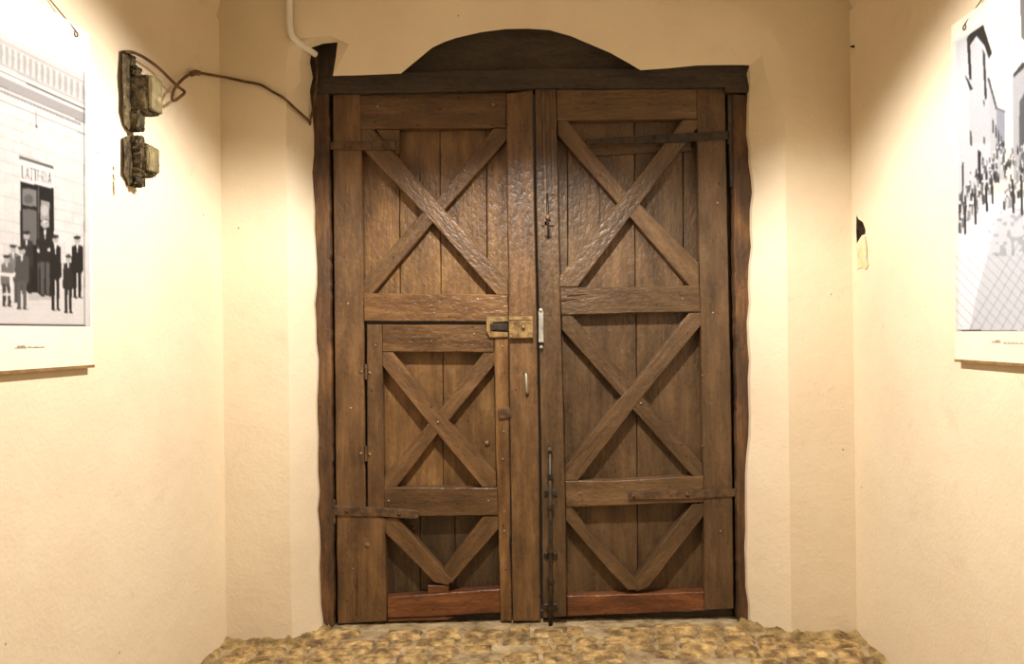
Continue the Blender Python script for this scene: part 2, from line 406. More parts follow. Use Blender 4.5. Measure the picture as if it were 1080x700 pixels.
INN = [(330, 82), (327, 66), (329, 49), (341, 46), (357, 44.5), (354, 62), (351, 80), (376, 79.5), (400, 78.5), (423, 77.5),
       (438, 65), (455.5, 50.5), (468, 44.5), (481, 40), (507, 34), (533, 30.6), (556, 30.2), (579, 31.6), (602, 38), (625.5, 48),
       (643.7, 55.7), (662, 66), (675.5, 74), (705, 72), (735, 69), (762, 68.5), (784, 68.5), (790.5, 69), (791.5, 90)]
CRE = {3: (336, 38), 4: (357, 37.5), 5: (363, 41), 6: (368, 47), 7: (384, 52), 8: (404, 44), 9: (430, 35), 10: (446, 30), 11: (463, 26), 12: (481, 21), 13: (498, 17.5), 14: (520, 14), 15: (542, 11), 16: (562, 10), 17: (585, 10.5), 18: (608, 12),
       19: (634, 14), 20: (660, 17), 21: (685, 21), 22: (706, 25), 23: (728, 31), 24: (750, 39)}
top = []
for k, (i, o) in enumerate(zip(INN, OUT)):
    top.append((i, o, CRE.get(k, (i[0] * 0.55 + o[0] * 0.45, i[1] * 0.55 + o[1] * 0.45))))
ST += top
for y, xi, xo in ((110, 791, 828), (125, 791, 828), (140, 790.5, 828), (155, 792, 828.2), (170, 793, 828.4), (185, 794, 828.6), (200, 794.5, 828.8), (220, 794, 829), (240, 793.5, 829.4), (260, 793, 829.6), (280, 793, 830),
                  (300, 792, 830), (320, 792, 830.4), (340, 791.5, 830.6), (360, 791, 831), (380, 791, 831), (400, 791, 831.4), (420, 791, 831.6), (440, 791, 832), (460, 790.5, 832), (480, 790, 832.4), (500, 789.5, 832.6),
                  (520, 789.5, 833), (540, 789, 833), (560, 789, 833.4), (580, 789, 833.6), (600, 789.5, 834), (620, 790, 834), (640, 791, 834.4), (660, 792, 835), (690, 793, 835)):
    i = jag(xi, y); ST.append((i, (xo, y), ((i[0] * 0.3 + xo * 0.7), y)))
bm = bmesh.new()
YIN, YCR = 4.10, 4.0
ro, rc_, ri, rk = [], [], [], []
for i, o, c in ST:
    arch = i[1] < 85
    ro.append(bm.verts.new(P(*o, DEND)))
    rc_.append(bm.verts.new(P(*c, YCR if arch else DEND + 0.03)))
    kk = len(ri) - 30
    p = P(*i, {2: 4.05, 3: 4.04, 4: 4.03, 5: 4.035, 6: 4.04, 7: 4.06, 8: 4.08, 25: 4.08, 26: 4.06, 27: 4.06}.get(kk, 4.05 if 8 < kk < 25 else YIN)); ri.append(bm.verts.new(p))
    rk.append(bm.verts.new(P(*i, 4.17) if arch else p + Vector((0, 4.32 - p.y, 0))))
for A, B in ((ro, rc_), (rc_, ri), (ri, rk)):
    for k in range(len(ST) - 1): bm.faces.new((A[k], A[k + 1], B[k + 1], B[k]))
TOPZ = HT + 0.75
bd = []
nl = 30; nr = len(ST) - 31                       # stations on the left jamb, and where the right jamb begins
rf = []
for k, (i, o, c) in enumerate(ST):
    if k < nl: q = (o[0] - 7, o[1])
    elif k >= nr: q = (o[0] + 7, o[1])
    else:
        d = Vector((o[0] - 565, (o[1] - 90) * 2.2)).normalized() * 9; q = (o[0] + d.x, o[1] + d.y)
    rf.append(bm.verts.new(P(*q, DEND)))
for k in range(len(ST) - 1): bm.faces.new((rf[k], rf[k + 1], ro[k + 1], ro[k]))
ro = rf
for k, v in enumerate(ro):
    if k < nl: bd.append(bm.verts.new((LC - 0.1, DEND, v.co.z)))
    elif k >= nr: bd.append(bm.verts.new((RC + 0.1, DEND, v.co.z)))
    else:
        t = (k - nl + 1) / (nr - nl + 1)
        bd.append(bm.verts.new((LC - 0.1 + (RC - LC + 0.2) * t, DEND, TOPZ)))
for k in range(len(ST) - 1):
    if k == nl - 1 or k == nr - 1:
        c = bm.verts.new((LC - 0.1 if k == nl - 1 else RC + 0.1, DEND, TOPZ))
        bm.faces.new((ro[k], ro[k + 1], bd[k + 1], c, bd[k]))
    else: bm.faces.new((ro[k], ro[k + 1], bd[k + 1], bd[k]))
we = obj('wall_end', bm, M['plaster'])
sub_smooth(we, 28)
tag(we, 'cream plaster end wall with the splayed arched gate opening', 'wall', kind='structure')

# --- vaulted ceiling over the passage
bm = bmesh.new(); seg = 16; rows = []
for y in (YB, -0.8, 0.8, 2.4, DEND + 0.02):
    xl = wall_pts(LO, LDIR, y).x - 0.02; xr = wall_pts(RO, RDIR, y).x + 0.02; mx = (xl + xr) / 2; hw = (xr - xl) / 2
    rows.append([bm.verts.new((mx - hw * math.cos(math.pi * k / seg), y, HT - 0.02 + 0.62 * math.sin(math.pi * k / seg))) for k in range(seg + 1)])
for A, B in zip(rows, rows[1:]):
    for k in range(seg): bm.faces.new((A[k], A[k + 1], B[k + 1], B[k]))
tag(obj('ceiling', bm, M['plaster'], smooth=True), 'low plaster barrel vault over the passage', 'ceiling', kind='structure')

# --- floor: mortar bed with paving stones
bm = bmesh.new(); nx, ny = 90, 120
x0, x1, y0, y1 = -2.1, 1.9, YB, 4.4
gv = [[None] * (nx + 1) for _ in range(ny + 1)]
for j in range(ny + 1):
    t = j / ny; y = y0 + (y1 - y0) * (1 - (1 - t) ** 1.7)
    for i in range(nx + 1):
        x = x0 + (x1 - x0) * i / nx
        gv[j][i] = bm.verts.new((x, y, -0.006 + random.uniform(-0.004, 0.004)))
for j in range(ny):
    for i in range(nx): bm.faces.new((gv[j][i], gv[j][i + 1], gv[j + 1][i + 1], gv[j + 1][i]))
floor = obj('floor', bm, M['mortar'], smooth=True)
tag(floor, 'rough ochre stone paving set in grey mortar', 'floor', kind='structure')
stones = []
for k in range(9):
    bm = bmesh.new(); n = 5; g = [[None] * (n + 1) for _ in range(n + 1)]
    for j in range(n + 1):
        for i in range(n + 1):
            RN_ = (-1, -0.9, -0.4, 0.4, 0.9, 1); u = RN_[i]; v = RN_[j]
            ed = max(abs(u), abs(v)); co = abs(u) > 0.9 and abs(v) > 0.9
            sh = 0.94 if co else 1.0
            z = 1.0 - 0.35 * max(0, ed - 0.55) / 0.45 + random.uniform(-0.3, 0.3)
            g[j][i] = bm.verts.new((u * 0.5 * sh + random.uniform(-.035, .035), v * 0.5 * sh + random.uniform(-.035, .035), z if ed < 0.99 else -0.4))
    for j in range(n):
        for i in range(n): bm.faces.new((g[j][i], g[j][i + 1], g[j + 1][i + 1], g[j + 1][i]))
    me = bpy.data.meshes.new('paving_stone'); bm.to_mesh(me); bm.free(); me.materials.append(M['stone'])
    for p in me.polygons: p.use_smooth = True
    stones.append(me)
def stone(x, y, w, d, h, rz=0.0):
    o = bpy.data.objects.new('paving_stone', random.choice(stones)); C.objects.link(o)
    o.location = (x, y, -0.004); o.scale = (w, d, h); o.rotation_euler = (0, 0, rz); attach(o, floor)
y = 4.085; count = 0
while y > 2.45:
    d = random.uniform(0.085, 0.15) if y > 3.4 else random.uniform(0.13, 0.18)
    yc = y - d / 2
    inside = yc > DEND - 0.05
    xl = (P(322, 660, 4.05).x if inside else wall_pts(LO, LDIR, yc).x + 0.03); xr = (P(810, 660, 4.05).x if inside else wall_pts(RO, RDIR, yc).x - 0.03)
    x = xl + random.uniform(0, 0.05)
    while x < xr - 0.05:
        w = random.choice((0.09, 0.11, 0.13, 0.16, 0.20, 0.24)) * random.uniform(0.85, 1.15)
        w = min(w, xr - x)
        if random.random() > 0.12:
            stone(x + w / 2, yc + random.uniform(-.012, .012), w - 0.018, d - random.uniform(0.010, 0.024), random.uniform(0.008, 0.018), random.uniform(-.06, .06)); count += 1
        x += w
    y -= d
# rubble skirting where plaster, reveal and paving meet
def lump(i, f, ph): return 0.7 * math.sin(i * f + ph) + 0.3 * math.sin(i * f * 2.3 + ph * 2)
def fillet(name, line, w, h, ph=0.0, side=None, k=24, prof=7):
    bm = bmesh.new(); pts = spline(line, k); rows = []; n = len(pts)
    for i, p in enumerate(pts):
        t = (pts[min(i + 1, n - 1)] - pts[max(i - 1, 0)]); t.z = 0; t.normalize()
        out = Vector((t.y, -t.x, 0))
        if side is not None: out = Vector((side, 0, 0))
        elif out.y > 0 and abs(out.y) > abs(out.x): out = -out
        hh = h * (0.8 + 0.45 * lump(i, 0.21, ph) + random.uniform(-.1, .1)); ww = w * (1 + 0.25 * lump(i, 0.16, ph + 1))
        row = []
        for q in range(prof + 1):
            u = q / prof
            row.append(bm.verts.new(p + out * (ww * u - 0.012) + Vector((0, 0, hh * (1 - u ** 1.4) * (1 + 0.2 * lump(i + q * 3, 0.3, ph)) - 0.012 * u + random.uniform(-.002, .002)))))
        rows.append(row)
    for A, B in zip(rows, rows[1:]):
        for q in range(prof): bm.faces.new((A[q], A[q + 1], B[q + 1], B[q]))
    return obj(name, bm, M['rubble'], floor, smooth=True)
def G(px, Y): 
    v = P(px, 660, Y); v.z = 0; return v
fillet('rubble_edge', [G(236, 3.945), G(262, 3.945), G(290, 3.945), G(308, 3.945), G(322, 4.02), G(336, 4.10), G(346, 4.14)], 0.10, 0.021, 0.3)
fillet('rubble_edge', [G(782, 4.14), G(794, 4.10), G(812, 4.03), G(832, 3.945), G(850, 3.945), G(880, 3.945), G(904, 3.945)], 0.11, 0.023, 2.0)
for O_, D_, sd in ((LO, LDIR, 1), (RO, RDIR, -1)):
    fillet('rubble_edge', [wall_pts(O_, D_, yy) for yy in (3.94, 3.8, 3.6, 3.4, 3.1, 2.7)], 0.05, 0.016, 1.0 + sd, side=sd)

# ================================================================== GATE FRAME
YF = 4.165                                       # face of stiles and rails
fr_ = empty('trim_1', (P(566, 657, 4.2).x, 4.2, 0))
tag(fr_, 'dark weathered timber frame with arched tympanum around the gate', 'door frame', kind='structure')
plank('lintel', [(322, 82), (423, 76), (560, 72), (676, 72), (740, 64), (793, 66), (793, 97), (766, 97), (765, 91.5), (575, 92.5), (480, 96), (349, 98), (322, 99)], 4.125, 0.12, M['wood_d'], fr_, axis=(1, 0))
plank('tympanum_board', [(415, 80), (448, 50), (478, 36), (510, 28), (556, 24), (585, 26), (612, 36), (650, 52), (685, 78)], 4.17, 0.05, M['wood_d'], fr_, axis=(1, 0))
jl = []
for y in range(640, 90, -18): jl.append((349.5 + (y - 100) / 550 * 4.0, y))
plank('jamb_post', [(318, 668), (351.5, 664)] + [(346.5, 101), (346, 98), (326, 98)] + [(322, 380)], 4.135, 0.13, M['wood_j'], fr_, amp=0.0042, step=0.032, axis=(0, 1))
plank('jamb_post', [(316, 40), (362, 38), (356, 62), (353, 84), (322, 84)], 4.14, 0.12, M['wood_d'], fr_, amp=0.003, step=0.05, axis=(0, 1))
plank('jamb_post', [(773, 99), (805, 99), (805, 664), (779, 664), (777, 400)], 4.14, 0.13, M['wood_j'], fr_, amp=0.0042, step=0.032, axis=(0, 1))
plank('jamb_moulding', [(768, 99), (779, 99), (781, 195), (771, 197)], 4.155, 0.05, M['wood_d'], fr_, amp=0.001, axis=(0, 1))
plank('rebate', [(346, 99), (353, 99), (357, 660), (351, 660)], 4.225, 0.05, M['wood_d'], fr_, axis=(0, 1))
plank('rebate', [(764, 99), (774, 99), (779, 655), (772, 655)], 4.225, 0.05, M['wood_d'], fr_, axis=(0, 1))
plank('threshold', [(340, 650), (792, 636), (792, 663), (340, 666)], 4.225, 0.10, M['wood_d'], fr_, axis=(1, 0))

# ================================================================== GATE LEAVES
YP = YF + 0.070                                  # face of the panel boards
YBR = YF + 0.006                                 # face of the braces
def brace(px, parent, mat, back=0.0): return plank('brace', px, YBR + back, 0.076 - back, mat, parent, bevel=0.003)
def nails(parent, spots, Y=YF, r=0.006):
    for x, y in spots: dome('nail', P(x, y, Y), r, 0.004, M['nail'], parent, seg=8)

# --- left leaf
wl = M['wood_l']; wp = M['wood_p']
d1 = empty('door_1', (P(455, 657, YF).x, YF, 0))
tag(d1, 'left gate leaf of brown planks with a cross brace above a small wicket door', 'door', kind='structure')
plank('stile', [(350.5, 99), (380, 99), (382, 200), (383.5, 340), (385.5, 541), (406, 546), (407.5, 655), (356, 658), (354, 500), (352.5, 330)], YF, 0.09, wl, d1, axis=(0, 1))
plank('stile', [(534, 98), (562, 94.5), (563.2, 200), (566, 330), (568.8, 500), (570, 655), (541, 655), (538.5, 480), (537, 345), (535, 200)], YF - 0.006, 0.09, wl, d1)
plank('rail', [(379.5, 100), (534, 97), (534, 134), (380, 136)], YF + 0.002, 0.085, wl, d1, axis=(1, 0))
plank('rail', [(383, 309), (460, 309.5), (535.5, 311), (536.5, 339.5), (384, 338.5)], YF + 0.001, 0.085, M['wood_w'], d1, axis=(1, 0))
for a, c in ((379, 421), (421, 464), (464, 513), (513, 537)):
    plank('board', [(a + .4, 130), (c - .4, 130), (c + 0.6, 314), (a + 1.4, 314)], YP + random.uniform(-.002, .002), 0.025, wp, d1, axis=(0, 1), bevel=0.003)
brace([(521, 135), (534.5, 135), (534.5, 147), (469, 221), (456, 235), (393, 310), (382, 310), (382, 297), (447, 222), (460, 211)], d1, wl, 0.003)
brace([(381, 136), (394, 136), (460, 211), (535.5, 296), (536, 311), (524, 311), (456, 234), (381.5, 156)], d1, wl)
plank('filler_block', [(396, 136), (421, 136), (421, 163), (412, 163)], YF + 0.02, 0.03, wl, d1, axis=(1, 0))

# --- wicket door in the left leaf
d3 = empty('door_3', (P(465, 655, YF).x, YF, 0))
tag(d3, 'low wicket door with its own cross brace set in the left gate leaf', 'door', kind='structure')
plank('stile', [(386.8, 342), (402.5, 342), (404, 440), (405, 541), (387.5, 540)], YF, 0.085, wl, d3)
plank('stile', [(521, 342), (536, 342), (537.4, 480), (539.8, 655), (528, 655), (526, 560), (523, 470)], YF + 0.001, 0.085, M['wood_w'], d3)
plank('rail', [(403, 342), (521, 342.5), (521, 371.5), (403, 371)], YF + 0.002, 0.085, M['wood_w'], d3, axis=(1, 0))
plank('rail', [(404.5, 514), (524.5, 514.5), (525.5, 543.5), (405, 545)], YF + 0.002, 0.085, wl, d3, axis=(1, 0))
for pl in (((402, 467), 366, 518), ((467, 524), 366, 518), ((404, 443), 540, 640), ((443, 480), 540, 640), ((480, 529), 540, 640)):
    (a, c), t, bt = pl
    plank('board', [(a + .4, t), (c - .4, t), (c + .3, bt), (a + .6, bt)], YP + random.uniform(-.002, .002), 0.02, wp if t < 500 else M['wood_f'], d3, axis=(0, 1), bevel=0.003)
brace([(511, 371), (522, 371), (522, 384), (473, 444), (461, 458), (418, 514), (405, 514), (405, 502), (453, 445), (465, 431)], d3, wl, 0.003)
brace([(403, 371), (414, 371), (464, 434), (523, 498), (523.5, 514), (509, 514), (461, 457), (451, 445), (403.5, 386)], d3, wl)
brace([(510, 544), (525.5, 544), (525.5, 558), (478, 613), (468, 617), (460, 612), (467, 601)], d3, wl, 0.003)
brace([(405.5, 546), (419, 546), (468, 602), (478, 613), (472, 617), (458, 614), (406.5, 562)], d3, wl)
plank('kickboard', [(408, 630), (440, 627.5), (527, 621.5), (528, 646), (470, 649.5), (408.5, 652)], YF + 0.006, 0.085, M['wood_k'], d3, axis=(1, 0), amp=0.002)
plank('wedge_block', [(451, 617.5), (473, 617), (473.5, 627), (451, 627.5)], YF + 0.012, 0.04, M['wood_k'], d3, axis=(1, 0))
plank('bottom_lip', [(408.5, 652.5), (470, 650), (480, 650.5), (470, 654), (409, 656)], YF + 0.012, 0.03, M['wood_k'], d3, axis=(1, 0))

# --- right leaf
wr_ = M['wood_r']
d2 = empty('door_2', (P(670, 655, YF).x, YF, 0))
tag(d2, 'right gate leaf of grey brown planks with two cross braces and a lower V brace', 'door', kind='structure')
plank('stile', [(564.5, 93), (586, 93), (588.6, 200), (591, 320), (593.7, 420), (596.5, 540), (597.5, 650), (573, 652), (571.5, 520), (568.6, 330), (565.6, 200)], YF - 0.012, 0.10, wr_, d2)
plank('stile', [(735, 92), (765, 91.5), (767.6, 250), (771, 400), (773, 540), (774, 642), (743.5, 643.5), (741.5, 450), (737.5, 250)], YF, 0.09, wr_, d2)
plank('rail', [(586, 93.5), (735, 92.5), (735.5, 125), (587, 127)], YF + 0.002, 0.085, wr_, d2, axis=(1, 0))
plank('rail', [(590.5, 303), (660, 303), (738, 300.5), (739, 329), (665, 330), (592, 332.5)], YF + 0.001, 0.085, wr_, d2, axis=(1, 0))
plank('rail', [(596, 507), (650, 507), (715, 503), (742, 502), (742.5, 529.5), (597, 535)], YF + 0.001, 0.085, wr_, d2, axis=(1, 0))
for (a, c), t, bt in (((586, 598), 122, 307), ((598, 669), 122, 307), ((669, 720), 122, 307), ((720, 740), 122, 307), ((590, 671), 326, 510), ((671, 743), 326, 510), ((594, 672), 526, 640), ((672, 745), 526, 640)):
    plank('board', [(a + .4, t), (c - .4, t), (c + .8, bt), (a + 1.6, bt)], YP + random.uniform(-.002, .002), 0.025, wr_, d2, axis=(0, 1), bevel=0.003)
plank('batten', [(604, 151), (730, 146), (730, 159), (604, 166)], YP - 0.016, 0.02, wr_, d2, axis=(1, 0))
brace([(588, 127), (598, 127), (661, 203), (674, 214), (737, 277), (737.5, 302), (728, 302), (663, 227), (651, 214), (588, 142)], d2, wr_, 0.003)
brace([(720, 126), (736, 126), (736, 134), (674, 216), (609, 302.5), (590, 302.5), (590, 291), (658, 206)], d2, wr_)
brace([(592.5, 331.5), (602, 331), (667, 405), (683, 424), (741, 489), (741.5, 503.5), (733, 504.5), (667, 431), (656, 419), (593, 348)], d2, wr_, 0.003)
brace([(727, 330), (739, 329.5), (739.5, 343), (678, 418), (610, 506.5), (596, 506.5), (596, 490), (655, 419), (670, 403)], d2, wr_)
brace([(731, 531), (742.5, 530), (743, 543), (684, 619), (672, 624), (664, 617), (671, 609)], d2, wr_, 0.003)
brace([(597, 535), (603, 534.5), (626, 566), (671, 611), (676, 622), (662, 622), (640, 599), (597, 549)], d2, wr_)
plank('kickboard', [(598, 628.6), (670, 626.5), (743, 624), (743.5, 644), (670, 647), (598.5, 650)], YF + 0.006, 0.085, M['wood_k'], d2, axis=(1, 0), amp=0.002)
plank('meeting_strip', [(571.5, 96), (574.5, 96), (577.5, 248), (574.5, 248)], YF - 0.022, 0.012, wr_, d2, axis=(0, 1), bevel=0.002)
plank('meeting_strip', [(579.5, 96), (583, 96), (585.5, 205), (582, 205)], YF - 0.020, 0.010, wr_, d2, axis=(0, 1), bevel=0.002)

# --- ironwork of the leaves
def strap(parent, px, Y, knuckle, studs, mat, th=0.008):
    s = plank('hinge_strap', px, Y - th, th + 0.004, mat, parent, bevel=0.002)
    kx, ky0, ky1 = knuckle
    bm = bmesh.new(); add_tube(bm, [P(kx, ky0, Y + 0.004), P(kx, ky1, Y + 0.004)], 0.013, 10)
    k = obj('hinge_knuckle', bm, mat, parent, smooth=False); sub_smooth(k)
    for x, y in studs:
        dome('bolt_head', P(x, y, Y - th), 0.011, 0.010, mat, s)
strap(d1, [(346, 149), (400, 148.5), (416, 149), (417, 157), (400, 158), (346, 157.5)], YF - 0.001, (345.5, 143, 163), [(372, 153), (407, 153)], M['iron'])
strap(d1, [(352, 533), (400, 535.5), (434, 537.5), (441, 539), (441, 546.5), (432, 547), (400, 544.5), (353, 543.5)], YF - 0.001, (351.5, 527, 552), [(366, 539), (421, 542)], M['iron'])
strap(d2, [(618, 146.5), (660, 144), (735, 139.5), (768, 138), (768, 146.5), (735, 148.5), (680, 151), (620, 152)], YF - 0.001, (769.5, 132, 152), [(690, 147), (745, 143)], M['iron_k'])
strap(d2, [(663, 519.5), (720, 517.5), (776, 515.5), (776, 523.5), (720, 526.5), (663, 527)], YF - 0.001, (777.5, 507, 532), [(668, 523), (725, 521.5)], M['iron'])
# lock: case and staple of the wicket
lk = plank('lock_case', [(536.5, 333.5), (562, 333.5), (562.5, 356.5), (537, 357)], YF - 0.036, 0.034, M['brass'], d1, bevel=0.004, amp=0.0005)
plank('case_rim', [(536.8, 333.8), (561.8, 333.8), (561.8, 337.4), (537, 337.4)], YF - 0.040, 0.006, M['brass'], lk, bevel=0.0015, amp=0.0004)
dome('lock_knob', P(552, 345, YF - 0.036), 0.010, 0.016, M['brass'], lk)
for q in ((539, 336), (559.5, 336), (539, 354.5), (559.5, 354.5)): dome('screw', P(*q, YF - 0.038), 0.005, 0.003, M['nail'], lk, seg=8)
st_ = plank('lock_staple', [(513, 334), (535.8, 333.5), (536, 339), (520, 340), (519.5, 349), (535.5, 350.5), (536, 355.5), (516, 356), (513, 350)], YF - 0.014, 0.013, M['brass'], d3, bevel=0.003, amp=0.0006)
plank('lock_bolt', [(517, 341), (535.8, 340.5), (535.8, 348.5), (517, 348)], YF - 0.022, 0.018, M['iron_k'], d3, bevel=0.002, amp=0.0003, axis=(1, 0))
plank('strike_plate', [(568, 328), (573.2, 328), (573.4, 361), (568.2, 361)], YF - 0.034, 0.026, M['steel'], d2, bevel=0.002, amp=0.0003)
dome('strike_knob', P(570.4, 327, YF - 0.030), 0.011, 0.014, M['steel'], d2)
dome('strike_knob', P(570.8, 366, YF - 0.022), 0.010, 0.012, M['steel'], d2)
# pull handle
tube('pull_handle', [P(554.5, 394, YF - 0.004), P(554.8, 395, YF - 0.028), P(555.2, 404, YF - 0.036), P(555.6, 413, YF - 0.028), P(555.8, 415, YF - 0.004)], 0.0055, M['steel'], d1, seg=8)
dome('handle_plate', P(554.4, 393, YF - 0.006), 0.011, 0.006, M['iron'], d1)
dome('handle_plate', P(556, 416, YF - 0.006), 0.010, 0.006, M['iron_k'], d1)
# top bolt with its key-shaped end
tube('top_bolt', [P(577, 204, YF - 0.03), P(577.6, 226, YF - 0.03), P(578.3, 249, YF - 0.03)], [0.006] * 3, M['iron_k'], d2, k=0)
dome('bolt_knob', P(577.6, 229, YF - 0.032), 0.014, 0.016, M['nail'], d2)
plank('keeper', [(571, 233.5), (585, 233), (585, 237.5), (571, 238)], YF - 0.022, 0.01, M['iron'], d2, bevel=0.0015, amp=0.0003)
plank('keyhole_plate', [(575.5, 241), (580.5, 241), (581.5, 250), (575.2, 250)], YF - 0.020, 0.008, M['iron_k'], d2, bevel=0.0015, amp=0.0003)
# bottom bolt
bb = tube('bottom_bolt', [P(580, 471, YF - 0.034), P(580.5, 560, YF - 0.034), P(580.8, 625, YF - 0.034), P(580.6, 661, YF - 0.034)], [0.009, 0.010, 0.011, 0.012], M['iron_k'], d2, k=0, seg=10)
dome('bolt_knob', P(580, 474, YF - 0.04), 0.014, 0.014, M['iron'], d2)
for yy in (502, 534, 580, 612, 640):
    bm = bmesh.new(); add_tube(bm, [P(580.4, yy - 2.2, YF - 0.034), P(580.4, yy + 2.2, YF - 0.034)], 0.0165, 10)
    sub_smooth(obj('collar', bm, M['iron_k'], bb))
for yy in (520, 586, 640): plank('keeper', [(573.5, yy - 3), (588, yy - 3), (588, yy + 3), (573.5, yy + 3)], YF - 0.020, 0.010, M['iron_k'], d2, bevel=0.0015, amp=0.0003)
# wicket hinge pins, plates and nails
for yy in (392, 478):
    bm = bmesh.new(); add_tube(bm, [P(386, yy - 8, YF - 0.004), P(386, yy + 8, YF - 0.004)], 0.0075, 8)
    sub_smooth(obj('hinge_pin', bm, M['iron'], d3))
    dome('hinge_stud', P(381, yy, YF), 0.009, 0.008, M['nail'], d3); dome('hinge_stud', P(390, yy + 1, YF), 0.008, 0.008, M['nail'], d3)
plank('latch_plate', [(525, 432), (538, 429), (539.5, 440), (526, 442)], YF - 0.012, 0.012, M['iron'], d3, bevel=0.003, amp=0.001)
dome('knot', P(514, 467, YP - 0.002), 0.013, 0.012, M['nail'], d3)
dome('bolt_head', P(436.5, 557, YP), 0.013, 0.012, M['iron'], d3)
dome('bolt_head', P(388, 574, YF), 0.013, 0.010, M['nail'], d1)
nails(d1, [(455, 322), (458, 330), (548, 280), (551, 300), (553, 170), (560, 418), (559, 510), (561, 568), (559, 602), (367, 320), (370, 430), (372, 600), (398, 112), (520, 110), (403, 195), (438, 188), (490, 180), (545, 630)])
nails(d3, [(396, 364), (455, 360), (500, 352), (530, 365), (530, 392), (531, 455), (530, 484), (410, 528), (515, 528), (532, 560), (534, 600), (462, 445)])
nails(d2, [(577, 372), (573, 381), (587, 360), (579, 290), (757, 214), (752, 330), (748, 395), (741, 396), (741, 470), (760, 560), (655, 201), (610, 316), (720, 315), (612, 520), (676, 425), (583, 440), (585, 560)])
bm = bmesh.new(); add_tube(bm, [P(598, 312, YF - 0.001), P(607, 311, YF - 0.001), P(618, 310, YF - 0.001)], [0.002, 0.0035, 0.001], 6)
obj('split', bm, M['hole'], d2)
bm = bmesh.new(); add_tube(bm, [P(591.5, 317, YF - 0.001), P(600, 315.5, YF - 0.001), P(612, 315, YF - 0.001)], [0.004, 0.004, 0.001], 6)
obj('split', bm, M['hole'], d2)

# ================================================================== OLD JUNCTION BOXES ON THE LEFT WALL
def rough(bm, amp, cuts=2):
    bmesh.ops.subdivide_edges(bm, edges=bm.edges[:], cuts=cuts, use_grid_fill=True)
    for v in bm.verts: v.co += Vector((random.uniform(-amp, amp), random.uniform(-amp, amp), random.uniform(-amp, amp)))
LM = Matrix((LN, LDIR, Vector((0, 0, 1)))).transposed().to_4x4()   # x out of the wall, y along it
def lbox(name, parent, px, py, out0, out1, along, zh, mat, bev=0.01, amp=0.002, cuts=2):
    """box seen at pixel (px, py) on the wall; out0..out1 from the wall, 'along' deep, zh high"""
    c = PL(px, py) + LDIR * along / 2
    bm = bmesh.new()
    T = Matrix.Translation(c + LN * (out0 + out1) / 2) @ LM
    add_box(bm, T, out1 - out0, along, zh, bev, 3)
    if amp: rough(bm, amp, cuts)
    o = obj(name, bm, mat, parent); sub_smooth(o, 35); return o
def backing(name, parent, px, mat, off=0.02):
    bm = bmesh.new(); n = len(px)
    a = [bm.verts.new(PL(x, y, off * random.uniform(0.6, 1.3))) for x, y in px]; c = [bm.verts.new(PL(x, y, -0.004)) for x, y in px]
    bm.faces.new(a)
    for i in range(n): bm.faces.new((a[i], a[(i + 1) % n], c[(i + 1) % n], c[i]))
    bmesh.ops.triangulate(bm, faces=[f for f in bm.faces if len(f.verts) > 4])
    return obj(name, bm, mat, parent)
jb = empty('junction_box', PL(134, 120)); tag(jb, 'square plaster-spattered junction box, upper of two on the left wall', 'junction box', 'old junction boxes on the left wall')
backing('backplate', jb, [(129, 53), (134, 53), (136, 60), (139, 66), (137, 76), (136, 92), (137, 108), (139, 118), (138, 130), (136, 137), (131, 131), (129.4, 116), (130, 100), (128.8, 80)], M['box'], 0.018)
lbox('body', jb, 132.5, 98.5, 0.0, 0.092, 0.085, 0.142, M['box'], 0.010, 0.003)
lbox('lid', jb, 132.5, 98, 0.088, 0.108, 0.080, 0.134, M['boxlid'], 0.008, 0.0012)
lbox('cable_gland', jb, 132, 125, 0.0, 0.058, 0.045, 0.085, M['box'], 0.012, 0.005)
lbox('cable_stub', jb, 131, 65, 0.0, 0.022, 0.04, 0.06, M['box'], 0.008, 0.007)
lbox('cable_stub', jb, 131, 74, 0.0, 0.042, 0.05, 0.035, M['box'], 0.008, 0.007)
jb2 = empty('junction_box', PL(134, 190)); tag(jb2, 'rounded broken junction box, lower of two on the left wall', 'junction box', 'old junction boxes on the left wall')
backing('backplate', jb2, [(130, 145), (137, 142), (141, 146), (142, 160), (141, 175), (142, 186), (139, 192), (136, 196), (134, 190), (130.5, 183), (131.5, 165)], M['box'], 0.018)
lbox('body', jb2, 133.5, 167.5, 0.0, 0.084, 0.085, 0.128, M['box'], 0.024, 0.004)
lbox('lid', jb2, 133.5, 167, 0.074, 0.094, 0.075, 0.100, M['boxlid'], 0.009, 0.002)
lbox('broken_edge', jb2, 134, 187, 0.0, 0.045, 0.05, 0.055, M['box'], 0.01, 0.008)
lbox('broken_edge', jb2, 133.5, 148, 0.0, 0.050, 0.04, 0.035, M['box'], 0.01, 0.007)
for yy, dz, ln_ in ((160, 0.010, 0.03), (168, 0.012, 0.05), (175, -0.016, 0.04), (181, -0.008, 0.03)):
    p = PL(133.5, yy, 0.088) + LDIR * 0.05
    tube('wire_stub', [p, p + LN * ln_ * 0.5 + Vector((0, 0, dz * 0.3)), p + LN * ln_ + Vector((0, 0, dz))], [0.006, 0.005, 0.0035], M['box'], jb2, k=0, seg=6)

